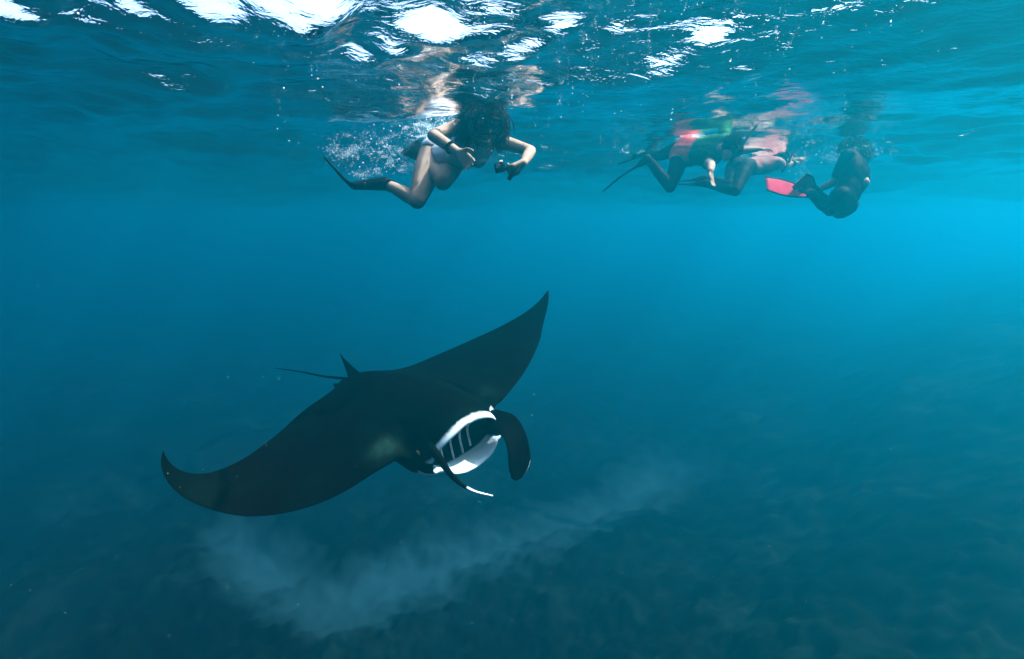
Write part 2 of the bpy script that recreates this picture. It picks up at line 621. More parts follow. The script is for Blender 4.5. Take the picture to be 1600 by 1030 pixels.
def build_manta():
    skin = mat_manta()
    root = thing('manta_ray', 'large black manta ray with open white mouth gliding below the snorkellers', 'manta ray', MPOS)
    root.rotation_euler = Matrix(MR.tolist()).to_euler()
    SM = 0.152
    N, K = 34, 11
    st = np.concatenate([np.linspace(0, .2, 23), np.linspace(.2, .96, 34)[1:], np.array([.975, .988, 1.0])])
    ss = np.concatenate([-st[:0:-1], st])
    V, pale, rows, patch = [], [], [], []
    t_ch = (1 - np.cos(np.linspace(0, math.pi, N))) / 2

    def addv(p, w):
        V.append(p)
        pale.append(w)
        return len(V) - 1

    for s in ss:
        a = abs(s)
        side = -1 if s < 0 else 1
        y, z, th, tw = wing_frame(a, side)
        xl = smooth_interp(a, SL, XL)
        xt = smooth_interp(a, ST, XT)
        if a >= .999:
            xl = xt = .5 * (xl + xt)
        xq = .45 * xl + .55 * xt
        Tt = smooth_interp(a, [0, .08, .16, .22, .30, .42, .6, .85, 1], [.235, .215, .150, .092, .056, .036, .022, .012, .003])
        Tb = smooth_interp(a, [0, .08, .16, .22, .30, .42, .6, .85, 1], [.16, .158, .155, .140, .080, .038, .018, .008, .003])
        u = min(1.0, a / SM)
        op = math.sqrt(max(0.0, 1 - u * u))
        h = .150 * op
        zc = -.052 - .015 * (1 - op)

        def pt(x, zz):
            dx = x - xq
            x2 = xq + dx * math.cos(tw)
            dn = dx * math.sin(tw) + zz
            return (x2, y - side * dn * math.sin(th), z + dn * math.cos(th))

        row = []
        head = 1 - sstep(.17, .24, a)
        lipz_t = zc + h if a < SM else zc * head
        hb = .140 * max(0.0, 1 - u ** 2.4) + .05 * sstep(.80, 1.0, u)
        lipz_b = zc - hb if a < SM else (zc - .05) * head
        for t in t_ch:                                   # back, tail to upper lip
            x = xt + (xl - xt) * t
            prof = (t ** .62) * ((1 - t) ** .5) * 1.62
            zz = Tt * prof + lipz_t * sstep(.62, 1, t)
            dl = xl - x
            w = 0.0
            if a < SM * 1.25:
                w = 1.05 - dl / (.036 if a < SM * .9 else .030)
                w = max(0.0, min(1.0, w)) * (1 - sstep(SM * .95, SM * 1.25, a))
                if dl < .012 and a < SM:
                    w = 1.0
            # worn pale shoulder patch behind each eye, faint chevron
            pv_ = 0.0
            if .15 < a < .42 and .0 < x < .45:
                pv_ = max(0.0, (1.0 if side < 0 else .25) * math.exp(-((a - .25) / .05) ** 2 - ((x - .28) / .07) ** 2))
            if x > -.1 and a < .3:
                w = max(w, .10 * math.exp(-((x - .30 + a * .5) / .05) ** 2))
            if a > .86:
                w = max(w, .20 * sstep(.86, .94, a) * (1 - t) * (side > 0))
            if side > 0 and .165 < a < .205 and dl < .035:
                w = .9
            row.append(addv(pt(x, zz), w))
            patch.append((row[-1], pv_))
        D = .50 * op
        for k in range(1, K):                            # roof of the mouth, going in
            f = k / K
            row.append(addv(pt(xl - D * f - .004 * op, lipz_t - (.014 * math.sin(min(1, f * 3) * math.pi / 2) - .02 * f) * op - h * .75 * f**3),
                            (1.0 if f < .10 else 0.12 * (f < .2)) if op > 0 else 0.0))
        xb = xl - .015 * op
        for k in range(K - 1, 0, -1):                    # floor of the mouth, coming out
            f = k / K
            row.append(addv(pt(xb - (D - .02 * op) * f, lipz_b + (.012 * math.sin(min(1, f * 3) * math.pi / 2) - .03 * math.sin(f * math.pi)) * op + hb * op * .75 * f**3),
                            .95 if f < .38 and op > 0 else .0))
        for t in t_ch[::-1]:                             # belly, lower lip to tail
            x = xt + (xb - xt) * t
            prof = (t ** .62) * ((1 - t) ** .5) * 1.62
            zz = -Tb * prof + lipz_b * sstep(.62, 1, t)
            row.append(addv(pt(x, zz), .95 if a < .185 and t > .1 else .8 * sstep(.1, .3, t) * (1 - sstep(.55, .75, t)) * (1 - sstep(.3, .6, a))))
        rows.append(row)
    faces = []
    for a, b in zip(rows[:-1], rows[1:]):
        for k in range(len(a)):
            k2 = (k + 1) % len(a)
            faces.append((a[k], b[k], b[k2], a[k2]))

    def island(v, f, w):
        o = len(V)
        for p, ww in zip(v, w):
            addv(p, ww)
        faces.extend([tuple(i + o for i in q) for q in f])

    # unfurled cephalic fin on the far side of the mouth
    rows_px = [((750, 668, 3.24), (782, 642, 3.27)), ((772, 668, 3.14), (806, 650, 3.19)), ((786, 681, 3.07), (822, 677, 3.13)),
               ((793, 700, 3.03), (828, 706, 3.10)), ((794, 722, 3.01), (827, 722, 3.07)), ((795, 740, 3.00), (818, 739, 3.05)),
               ((798, 749, 3.00), (806, 749, 3.02))]
    L = spline([mlocal(*a) for a, b in rows_px], 22)
    Rr = spline([mlocal(*b) for a, b in rows_px], 22)
    mid = (L + Rr) / 2
    hw = np.linalg.norm(Rr - L, axis=1) / 2
    tk = np.linspace(.020, .007, 22)
    v, f = loft(mid, hw, tk, [Rr[i] - L[i] for i in range(22)], 16)
    # cupped blade
    w = []
    for i in range(22):
        for k in range(16):
            a = 2 * math.pi * k / 16
            j = i * 16 + k
            cup = .035 * math.cos(a) ** 2 * math.sin(math.pi * min(1, i / 20))
            v[j] = v[j] + MR.T @ (-FWD) * cup
            w.append(.06 * (i < 6) + (.75 if math.cos(a) > .97 and i > 12 else 0.0))
    island(v, f, w)
    # rolled cephalic fin on the near side, seen edge on
    cp = spline([np.append(mlocal(*p), ww) for p, ww in (((672, 700, 2.93), .05), ((686, 716, 2.87), .060), ((700, 736, 2.83), .058),
                 ((718, 755, 2.80), .045), ((741, 768, 2.79), .030), ((770, 775, 2.79), .012))], 20)
    viewl = MR.T @ norm(P(700, 740, 1) - CAMP)
    v, f = loft(cp[:, :3], cp[:, 3], np.interp(np.arange(20), [0, 5, 12, 19], [.030, .021, .011, .004]), viewl, 12)
    w = [1.0 if i > 13 else 0.05 for i in range(20) for k in range(12)]
    island(v, f, w)
    # dorsal fin
    b0, b1, tip = np.array([-.77, 0, .125]), np.array([-1.06, 0, .03]), np.array([-1.10, 0, .235])
    pr = []
    for i in range(9):
        f_ = i / 8
        front = b0 + (tip - b0) * f_ + np.array([-.012, 0, -.006]) * math.sin(math.pi * f_)
        back = b1 + (tip - b1) * f_ + np.array([.012, 0, 0]) * math.sin(math.pi * f_)
        pr.append((front, back))
    v, f = [], []
    for i, (fr_, bk_) in enumerate(pr):
        m_ = (fr_ * .6 + bk_ * .4)
        th_ = .020 * (1 - i / 8) + .003
        v += [fr_, m_ + np.array([0, th_, 0]), bk_ + np.array([-.001, 0, 0]), m_ - np.array([0, th_, 0])]
    for i in range(8):
        for k in range(4):
            f.append((i * 4 + k, i * 4 + (k + 1) % 4, i * 4 + 4 + (k + 1) % 4, i * 4 + 4 + k))
    f.append((32, 33, 34, 35))
    island(v, f, [0.0] * len(v))
    # pelvic flaps and whip tail
    for sgn in (-1, 1):
        v, f = loft([(-.92, sgn * .05, .0), (-1.05, sgn * .085, -.01), (-1.15, sgn * .09, -.015)], [.06, .05, .012], [.02, .012, .004], (0, 1, 0), 10)
        island(v, f, [0.0] * len(v))
    tl = spline([(-1.0, 0, .008), (-1.12, 0, .003), mlocal(505, 588, 4.55), mlocal(470, 581, 4.80), mlocal(428, 575, 5.05)], 24)
    v, f = loft(tl, np.linspace(.017, .003, 24), np.linspace(.017, .003, 24), (0, 1, 0), 8)
    island(v, f, [0.0] * len(v))

    me = bpy.data.meshes.new('body')
    me.from_pydata([tuple(map(float, p)) for p in V], [], faces)
    at = me.attributes.new('pale', 'FLOAT', 'POINT')
    at.data.foreach_set('value', np.array(pale, dtype=np.float32))
    pa = np.zeros(len(V), dtype=np.float32)
    for i_, v_ in patch:
        pa[i_] = v_
    me.attributes.new('patch', 'FLOAT', 'POINT').data.foreach_set('value', pa)
    bm = bmesh.new()
    bm.from_mesh(me)
    bmesh.ops.remove_doubles(bm, verts=bm.verts, dist=2e-5)
    bmesh.ops.dissolve_degenerate(bm, edges=bm.edges, dist=1e-6)
    bmesh.ops.recalc_face_normals(bm, faces=bm.faces)
    bm.to_mesh(me)
    bm.free()
    me.shade_smooth()
    me.materials.append(skin)
    body = bpy.data.objects.new('body', me)
    COL.objects.link(body)
    body.parent = root
    # eyes on the sides of the head
    eye_m = material('manta_eye', (0.01, 0.01, 0.01), 0.12, 0.1)
    for sgn in (-1, 1):
        bm = bmesh.new()
        bmesh.ops.create_uvsphere(bm, u_segments=16, v_segments=10, radius=.020)
        for v_ in bm.verts:
            v_.co.y *= .7
        bm.to_mesh(me2 := bpy.data.meshes.new('eye'))
        bm.free()
        me2.shade_smooth()
        me2.materials.append(eye_m)
        e = bpy.data.objects.new('eye', me2)
        COL.objects.link(e)
        e.parent = root
        e.location = (.470, sgn * .290, -.01)
    # pale gill arches standing inside the mouth
    gm = material('gill_arch', (0.55, 0.56, 0.55), 0.6, 0.3, 40)
    for k, yy in enumerate((-.145, -.075, .0, .075, .14)):
        op = math.sqrt(1 - (yy / (SM * SPAN)) ** 2)
        top = np.array([.50, yy + .03, -.052 + .135 * op])
        bot = np.array([.42, yy - .035, -.052 - .155 * op])
        mid_ = (top + bot) / 2 + np.array([-.08, 0, 0])
        pth = spline([top, mid_, bot], 12)
        v, f = loft(pth, [.006] * 12, [.012] * 12, (0, 1, 0), 8)
        g = mesh_obj('gill_arch', v, f, gm, root)
    return root


manta = build_manta()

# ------------------------------------------------------------------ people


def ico_template(sub):
    bm = bmesh.new()
    bmesh.ops.create_icosphere(bm, subdivisions=sub, radius=1.0)
    v = np.array([p.co[:] for p in bm.verts])
    f = np.array([[q.index for q in p.verts] for p in bm.faces])
    bm.free()
    return v, f


ICO_V, ICO_F = ico_template(2)
ICO1_V, ICO1_F = ico_template(1)


class Body:
    """a figure grown from overlapping tapered limbs, fused into one continuous skin"""

    def __init__(self):
        self.c, self.r, self.bone, self.t = [], [], [], []

    def ball(self, c, r, bone, t=0.0):
        self.c.append(np.asarray(c, float))
        self.r.append(float(r))
        self.bone.append(bone)
        self.t.append(t)

    def limb(self, a, b, radii, bone):
        a, b = np.asarray(a, float), np.asarray(b, float)
        L = np.linalg.norm(b - a)
        n = max(3, int(L / (0.28 * min(radii))) + 1)
        for f in np.linspace(0, 1, n):
            self.ball(a + (b - a) * f, np.interp(f, np.linspace(0, 1, len(radii)), radii), bone, f)

    def torso(self, pelvis, neck, side, front, ks, ws, ds, bulge=None):
        pelvis, neck, side = map(lambda v: np.asarray(v, float), (pelvis, neck, side))
        ax = norm(neck - pelvis)
        side = norm(side - ax * (side @ ax))
        fr = np.cross(side, ax)
        if fr @ np.asarray(front) < 0:
            fr = -fr
        for k in np.linspace(-.08, 1.0, 22):
            w = np.interp(k, ks, ws)
            d = np.interp(k, ks, ds)
            c = pelvis + (neck - pelvis) * k
            if bulge:
                c = c + fr * np.interp(k, bulge[0], bulge[1])
            m = max(1, int(round((w - d) / (d * .45))))
            for q in np.linspace(-1, 1, 2 * m + 1):
                self.ball(c + side * q * max(0, w - d), d * (1 - .06 * abs(q)), 'torso', k)
        return side, fr

    def head(self, c, fwd, up, r=.098):
        c, fwd, up = np.asarray(c, float), norm(fwd), np.asarray(up, float)
        up = norm(up - fwd * (up @ fwd))
        sd = np.cross(fwd, up)
        self.ball(c + up * .02 - fwd * .012, r, 'head')
        self.ball(c + up * .03 + fwd * .015, r * .9, 'head')
        self.ball(c - up * .045 + fwd * .028, r * .68, 'face')
        self.ball(c - up * .095 + fwd * .058, .030, 'face')       # chin
        self.ball(c - up * .005 + fwd * .102, .012, 'face')       # nose
        self.ball(c - up * .022 + fwd * .107, .015, 'face')
        self.ball(c - up * .062 + fwd * .088, .016, 'face')       # lips
        for s in (-1, 1):
            self.ball(c + sd * s * .034 + up * .030 + fwd * .074, .022, 'face')   # brow
            self.ball(c + sd * s * .045 - up * .020 + fwd * .055, .030, 'face')   # cheek
            for j in range(4):
                self.ball(c + sd * s * r * .98 + up * (.022 - .016 * j) - fwd * .008 * (j - 1), .011, 'face')  # ear
        return c, fwd, up, sd

    def hand(self, wrist, d, palm_n, thumb_side, curl=.35, size=1.0):
        """palm, four unequal fingers in three joints each and a thumb from the side of the palm"""
        w, d = np.asarray(wrist, float), norm(d)
        pn = norm(np.asarray(palm_n, float) - d * (np.asarray(palm_n, float) @ d))
        ac = np.cross(d, pn) * thumb_side
        for f in np.linspace(0, 1, 5):
            for q in (-1, -.33, .33, 1):
                self.ball(w + d * (.018 + .068 * f) * size + ac * q * (.019 + .012 * f) * size, .0155 * size, 'hand', f)
        for k, (off, ln) in enumerate(((.033, .070), (.011, .080), (-.012, .074), (-.034, .058))):
            p = w + d * .088 * size + ac * off * size
            dd = norm(d + ac * off * 3.5)
            ang = curl
            for j, (fr_, r_) in enumerate(((.44, .0098), (.31, .0090), (.25, .0082))):
                ang_t = curl * (j + .6)
                seg = norm(dd * math.cos(ang_t) + pn * math.sin(ang_t))
                q = p + seg * ln * fr_ * size
                self.limb(p, q, [r_ * size, r_ * .94 * size], 'hand')
                p = q
        p = w + d * .028 * size + ac * .028 * size
        for j, (ln, r_) in enumerate(((.040, .0125), (.032, .0105), (.026, .0092))):
            seg = norm(d * (.55 + .2 * j) + ac * (.75 - .28 * j) + pn * (.30 + .25 * curl * j))
            q = p + seg * ln * size
            self.limb(p, q, [r_ * size, r_ * .94 * size], 'hand')
            p = q

    def build(self, voxel, parent, mat, iters=6):
        c = np.array(self.c)
        r = np.array(self.r)
        n, nv = len(c), len(ICO_V)
        V = (c[:, None, :] + ICO_V[None] * r[:, None, None]).reshape(-1, 3)
        Fq = (ICO_F[None] + (np.arange(n) * nv)[:, None, None]).reshape(-1, 3)
        tmp = big_mesh('tmp', V, Fq)
        m = tmp.modifiers.new('fuse', 'REMESH')
        m.mode = 'VOXEL'
        m.voxel_size = voxel
        s = tmp.modifiers.new('soft', 'SMOOTH')
        s.factor = .5
        s.iterations = iters
        dg = bpy.context.evaluated_depsgraph_get()
        me = bpy.data.meshes.new_from_object(tmp.evaluated_get(dg))
        bpy.data.objects.remove(tmp)
        me.name = 'body'
        me.materials.clear()
        me.materials.append(mat)
        me.shade_smooth()
        ob = bpy.data.objects.new('body', me)
        COL.objects.link(ob)
        keep(ob, parent)
        co = np.empty(len(me.vertices) * 3, dtype=np.float32)
        me.vertices.foreach_get('co', co)
        co = co.reshape(-1, 3).astype(float)
        best = np.empty(len(co), int)
        for i in range(0, len(co), 4000):
            d = np.linalg.norm(co[i:i + 4000, None, :] - c[None], axis=2) - r[None]
            best[i:i + 4000] = d.argmin(1)
        self.me, self.co, self.near = me, co, best
        return ob

    def garment(self, name, cover, mat, parent, lift=.006):
        """cloth shell over the parts of the body where cover(bone, t) is true"""
        flag_s = np.array([bool(cover(b, t)) for b, t in zip(self.bone, self.t)])
        vf = flag_s[self.near]
        me = self.me
        nl = len(me.loops)
        lv = np.empty(nl, dtype=np.int32)
        me.loops.foreach_get('vertex_index', lv)
        q = lv.reshape(-1, 4)
        q = q[vf[q].all(1)]
        used, inv = np.unique(q, return_inverse=True)
        nrm = np.empty(len(me.vertices) * 3, dtype=np.float32)
        me.vertices.foreach_get('normal', nrm)
        nrm = nrm.reshape(-1, 3)
        wr = .0012 * np.sin(self.co[used] @ np.array([31., 27., 43.])) + .0008 * np.sin(self.co[used] @ np.array([-60., 50., 40.]) + 1.3)
        co = self.co[used] + nrm[used] * (lift + wr)[:, None]
        ob = big_mesh(name, co, inv.reshape(-1, 4), mat)
        m = ob.modifiers.new('thick', 'SOLIDIFY')
        m.thickness = .003
        m.offset = -1
        keep(ob, parent)
        return ob


def part(name, vf, mat, root, up=None):
    """mesh written in world space, child of root (and, as a sub-part, of up)"""
    ob = mesh_obj(name, vf[0], vf[1], mat)
    if up is None:
        keep(ob, root)
    else:
        ob.parent = up
    return ob


def flipper(root, pts, widths, thick, side, pocket_end, m_pocket, m_blade, rib=True):
    """swim fin: foot pocket and a blade with raised side rails, along pts"""
    pth = spline([np.append(np.asarray(p, float), (w, t)) for p, w, t in zip(pts, widths, thick)], 26)
    k = int(26 * pocket_end)
    pk = part('flipper', loft(pth[:k + 2, :3], pth[:k + 2, 3], pth[:k + 2, 4], side, 14, 2.4), m_pocket, root)
    part('blade', loft(pth[k:, :3], pth[k:, 3], np.maximum(pth[k:, 4] * .35, .004), side, 12, 3.0), m_blade, root, pk)
    if rib:
        for s in (-1, 1):
            rp = []
            for i in range(k - 3, 26):
                tan = norm(pth[min(i + 1, 25), :3] - pth[i - 1, :3])
                sd = norm(np.asarray(side) - tan * (np.asarray(side) @ tan))
                rp.append(pth[i, :3] + sd * s * pth[i, 3] * (.96 if i > k else .9))
            part('rail', loft(rp, [.009] * len(rp), list(np.linspace(.016, .007, len(rp))), side, 8), m_pocket, root, pk)
    return pk


def dive_mask(root, c, fwd, up, sd, m_rubber, m_glass, m_tube, snorkel_side=1, snorkel=True):
    fc = c + fwd * .088 + up * .012
    ring, V, Fc = [], [], []
    n = 28
    for i in range(n):
        a = 2 * math.pi * i / n
        ca, sa = math.cos(a), math.sin(a)
        e = fc + sd * .082 * math.copysign(abs(ca) ** .7, ca) + up * (.045 * math.copysign(abs(sa) ** .7, sa) + .008 * (abs(ca) < .3) * (sa < 0))
        e = e - fwd * .028 * ca * ca
        ring.append(e)
    for i in range(n):
        rad = norm(ring[i] - fc)
        for (o, d) in ((.0, .022), (.014, .018), (.016, -.03), (.0, -.042)):
            V.append(ring[i] + rad * o + fwd * d)
    for i in range(n):
        for k in range(4):
            k2, i2 = (k + 1) % 4, (i + 1) % n
            Fc.append((i * 4 + k, i2 * 4 + k, i2 * 4 + k2, i * 4 + k2))
    mk = part('dive_mask', (V, Fc), m_rubber, root)
    LV = [p + fwd * .019 for p in ring] + [fc + fwd * .022]
    part('lens', (LV, [(i, (i + 1) % n, n) for i in range(n)]), m_glass, root, mk)
    st = []
    for i in range(25):
        a = math.pi * i / 24
        st.append(c + sd * .112 * math.cos(a) - fwd * (.115 * math.sin(a) - .04) + up * .015)
    part('strap', loft(st, [.013] * 25, [.003] * 25, up, 8), m_rubber, root, mk)
    if snorkel:
        s = sd * snorkel_side
        tp = spline([c + fwd * .105 - up * .065, c + fwd * .13 - up * .08 + s * .03, c + fwd * .09 - up * .06 + s * .10,
                     c + fwd * .04 + up * .05 + s * .125, c - fwd * .02 + up * .17 + s * .125, c - fwd * .07 + up * .29 + s * .12], 26)
        part('snorkel', loft(tp, [.0115] * 26, [.0115] * 26, fwd, 10), m_tube, root, mk)
    return mk


def strands(anchors, n, length, down, spread, seed, r0=.004, wave_amp=.03):
    """loose hair: many thin tapering locks drifting in the water"""
    rg = np.random.default_rng(seed)
    V, Fc = [], []
    for i in range(n):
        a, nrm_ = anchors(rg)
        L = length * rg.uniform(.55, 1.15)
        d0 = norm(nrm_ * .9 + down * .5 + rg.normal(0, .25, 3))
        dn = norm(down + rg.normal(0, spread, 3))
        ph = rg.uniform(0, 6.28, 3)
        pts = []
        p = a.copy()
        ns = 9
        for k in range(ns):
            f = k / (ns - 1)
            pts.append(p.copy())
            dd = norm(d0 * (1 - f) ** 2 + dn * (1 - (1 - f) ** 2) + wave_amp * 12 * np.sin(ph + f * 7) * .12)
            p = p + dd * L / (ns - 1)
        w = [r0 * rg.uniform(.7, 1.5) * (1 - .8 * (k / (ns - 1)) ** 1.5) for k in range(ns)]
        v, f_ = loft(pts, [x * 1.8 for x in w], w, rg.normal(0, 1, 3), 5)
        o = len(V)
        V.extend(v)
        Fc.extend([tuple(q + o for q in t) for t in f_])
    return V, Fc


skin_f = material('skin_fair', (0.22, 0.165, 0.130), .5, .2, 9, .15, 120, sss=.08)
skin_t = material('skin_tan', (0.42, 0.25, 0.165), .5, .15, 9, .15, 120, sss=.08)
hair_m = material('hair_dark', (0.006, 0.0045, 0.0035), .45, .4, 30)
suit_w = material('swimsuit_white', (0.34, 0.37, 0.40), .65, .12, 8, .3, 70)
neo = material('neoprene_black', (0.0012, 0.0014, 0.0016), .6, .3, 14, .25, 160)
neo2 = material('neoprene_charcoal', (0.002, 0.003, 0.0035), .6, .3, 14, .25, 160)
rubber = material('rubber_black', (0.0016, 0.0016, 0.002), .38, .25, 20)
red_m = material('shorts_red', (0.24, 0.008, 0.014), .6, .2, 14, .3, 60, color2=(0.34, 0.08, 0.08))
green_m = material('shirt_green', (0.014, 0.075, 0.026), .65, .3, 6, .3, 60)
pink_m = material('fin_pink', (0.30, 0.003, 0.035), .35, .15, 10)
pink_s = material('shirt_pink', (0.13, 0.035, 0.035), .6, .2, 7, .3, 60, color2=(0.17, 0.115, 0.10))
grey_f = material('fin_slate', (0.008, 0.015, 0.02), .4, .2, 10)
pale_f = material('fin_pale', (0.55, 0.70, 0.66), .35, .15, 10)
tube_m = material('snorkel_tube', (0.03, 0.03, 0.035), .3, .2, 20)
clear_f = bpy.data.materials.new('fin_clear')
clear_f.use_nodes = True
_b = clear_f.node_tree.nodes['Principled BSDF']
_b.inputs['Base Color'].default_value = (0.06, 0.16, 0.22, 1)
_b.inputs['Roughness'].default_value = .3
_b.inputs['Alpha'].default_value = .45
lens_m = bpy.data.materials.new('mask_lens')
lens_m.use_nodes = True
_b = lens_m.node_tree.nodes['Principled BSDF']
_b.inputs['Base Color'].default_value = (0.02, 0.05, 0.07, 1)
_b.inputs['Roughness'].default_value = .06
_b.inputs['Alpha'].default_value = .65

X = np.array([1.0, 0, 0])
Y = np.array([0, 1.0, 0])
Z = np.array([0, 0, 1.0])


def neck_limb(B, neck, head_c):
    B.limb(neck, head_c, [.058, .052], 'neck')


# ---- snorkeller in a white swimsuit
def person_white():
    B = Body()
    pel = P(690, 250, 3.92)
    nek = to(pel, 752, 205, .50, -1)
    root = thing('person', 'snorkeller in white swimsuit with long dark hair, reaching a small camera forward', 'person', pel, 'snorkellers at the surface')
    side, fr = B.torso(pel, nek, X * 1.0 + Y * .12 + Z * .05, -Z - Y * .6,
                       [-.08, 0, .2, .42, .62, .8, 1.0], [.155, .175, .155, .128, .145, .160, .150], [.105, .118, .100, .085, .095, .095, .062],
                       ([0, .3, .62, .8, 1], [.005, .035, .070, .060, .015]))
    for s in (-1, 1):                                   # bust
        B.ball(pel + (nek - pel) * .72 + side * s * .068 + fr * .115, .068, 'torso', .7)
        B.ball(pel + (nek - pel) * .03 + side * s * .075 - fr * .055, .098, 'torso', .03)
    hd = to(nek, 760, 196, .19, -1)
    fwd = norm(norm(hd - nek) * .35 - Y * .75 - Z * .45 + X * .25)
    up = norm(hd - nek) * .4 + Z * .8
    B.limb(nek, hd, [.056, .050], 'neck')
    c, fwd, up, sd = B.head(hd, fwd, up)
    sr = nek - (nek - pel) * .08 - side * .165
    sl = nek - (nek - pel) * .08 + side * .165
    # arm that holds the camera
    el = to(sl, 829, 236, .285, -1)
    wr = to(el, 818, 254, .235, -1)
    B.limb(nek, sl, [.055, .055], 'clavicle')
    B.limb(sl, el, [.056, .048, .040], 'upper_arm')
    B.limb(el, wr, [.040, .038, .027], 'forearm')
    hdir = norm(P(803, 266, 3.0) - P(818, 254, 3.0) - FWD * .02)
    B.hand(wr, hdir, -X * .8 - Z * .2, 1, 1.05)
    # folded arm
    er = to(sr, 677, 212, .27, -1)
    w2 = to(er, 713, 236, .235, -1)
    B.limb(nek, sr, [.055, .055], 'clavicle')
    B.limb(sr, er, [.056, .048, .041], 'upper_arm')
    B.limb(er, w2, [.041, .039, .028], 'forearm')
    B.hand(w2, P(726, 248, 3) - P(713, 236, 3), -Y - Z * .3, -1, .5)
    # near leg
    h1 = pel - side * .085
    k1 = to(h1, 652, 313, .43, -1)
    a1 = to(k1, 603, 287, .40, 1)
    B.limb(h1, k1, [.112, .104, .085, .064], 'thigh')
    B.limb(k1, a1, [.056, .056, .046, .036], 'shin')
    foot = to(a1, 552, 290, .24, 1)
    B.limb(a1, foot, [.038, .034, .022], 'foot')
    # far leg
    h2 = pel + side * .085
    k2 = to(h2, 692, 284, .43, -1)
    a2 = to(k2, 662, 246, .40, 1)
    B.limb(h2, k2, [.110, .100, .082, .064], 'thigh2')
    B.limb(k2, a2, [.056, .056, .046, .036], 'shin')
    f2 = to(a2, 645, 234, .24, 1)
    B.limb(a2, f2, [.038, .034, .022], 'foot')
    B.build(.0075, root, skin_f)
    B.garment('swimsuit', lambda b, t: b == 'torso' and -.1 < t < .88, suit_w, root)
    B.garment('fin_sock', lambda b, t: b == 'foot' or (b == 'shin' and t > .80), neo, root, .007)
    tip = to(foot, 516, 257, .30, 1)
    flipper(root, [a1 + (a1 - foot) * .12, a1, (a1 + foot) / 2, foot, (foot + tip) / 2 - Z * .012, tip], [.03, .052, .058, .07, .088, .095],
            [.035, .050, .040, .022, .010, .006], norm(FWD * .95 - X * .2 + Z * .12), .55, rubber, rubber)
    t2 = to(f2, 640, 228, .34, 1)
    flipper(root, [a2 + (a2 - f2) * .1, a2, (a2 + f2) / 2, f2, (f2 + t2) / 2, t2], [.03, .05, .058, .07, .088, .09],
            [.035, .05, .04, .022, .01, .006], norm(X * .8 + Z * .5), .55, rubber, rubber)
    B.garment('hair_cap', lambda b, t: b == 'head', hair_m, root, .005)
    dive_mask(root, c, fwd, up, sd, rubber, lens_m, tube_m, 1)

    def anch(rg):
        while True:
            v = norm(rg.normal(0, 1, 3))
            if v @ fwd < .35 and v @ up > -.55:
                break
        return c + up * .02 - fwd * .01 + v * .094, v
    hv, hf = strands(anch, 1300, .175, norm(-Z * .9 - X * .35 - FWD * .1), .30, 5, .0020)
    hv2, hf2 = strands(lambda rg: (lambda v: (c + up * .02 - fwd * .01 + v * .092, v))(norm(rg.normal(0, 1, 3) + up * .8 - fwd * .5)),
                       600, .13, norm(-fwd * .6 - Z * .1 - X * .6), .6, 6, .0024)
    o = len(hv)
    part('hair', (hv + hv2, hf + [tuple(q + o for q in t) for t in hf2]), hair_m, root)
    # bracelet on the folded arm
    bp = er + (w2 - er) * .78
    d = norm(w2 - er)
    ax1 = norm(np.cross(d, Z))
    ax2 = np.cross(d, ax1)
    ring = [bp + (ax1 * math.cos(a) + ax2 * math.sin(a)) * .037 for a in np.linspace(0, 2 * math.pi, 22)]
    part('bracelet', loft(ring, [.010] * 22, [.005] * 22, d, 8), rubber, root)
    # action camera on a short grip, in the hand
    g0 = wr + hdir * .085 - X * .022
    gdir = norm(P(783, 262, 3) - P(806, 263, 3) + FWD * .01)
    cam_t = thing('action_camera', 'small black action camera on a short grip in the snorkeller\'s hand', 'camera', g0)
    dep = float((g0 - CAMP) @ FWD)
    ga, gb = P(808, 258, dep), P(801, 270, dep)
    part('grip', loft([gb + (gb - ga) * .9, gb, ga, ga + (ga - gb) * .3], [.014, .016, .016, .014], [.014, .016, .016, .014], FWD, 10), rubber, cam_t)
    c0 = P(781, 262, dep)
    part('arm', loft([P(804, 265, dep), P(795, 265, dep), P(787, 263, dep)], [.008] * 3, [.008] * 3, FWD, 8), rubber, cam_t)
    r_, u_, f_ = X, UPV, -FWD
    ang = .25
    r2 = norm(r_ * math.cos(ang) + u_ * math.sin(ang))
    u2 = norm(u_ * math.cos(ang) - r_ * math.sin(ang))

    def box(cc, hx, hy, hz, bev=.006):
        V = []
        F_ = []
        secs = ((-1, -bev), (-1 + bev / hz, 0), (1 - bev / hz, 0), (1, -bev))
        for zz, ins in secs:
            for k in range(20):
                a = 2 * math.pi * k / 20
                ca, sa = math.cos(a), math.sin(a)
                V.append(cc + r2 * (hx + ins) * math.copysign(abs(ca) ** .35, ca) + u2 * (hy + ins) * math.copysign(abs(sa) ** .35, sa) + f_ * hz * zz)
        for i in range(3):
            for k in range(20):
                F_.append((i * 20 + k, i * 20 + (k + 1) % 20, (i + 1) * 20 + (k + 1) % 20, (i + 1) * 20 + k))
        F_ += [tuple(range(20))[::-1], tuple(60 + k for k in range(20))]
        return V, F_
    hs = part('housing', box(c0, .036, .030, .021), rubber, cam_t)
    lc = c0 + f_ * .022 - r2 * .012 + u2 * .006
    lp = [lc, lc + f_ * .010, lc + f_ * .0105]
    part('lens', loft(lp, [.014, .014, .010], [.014, .014, .010], r2, 16), lens_m, cam_t, hs)
    part('clasp', box(c0 + u2 * .036 + r2 * .016, .012, .006, .012, .002), material('clasp_grey', (.55, .57, .58), .3, .1), cam_t, hs)
    return root


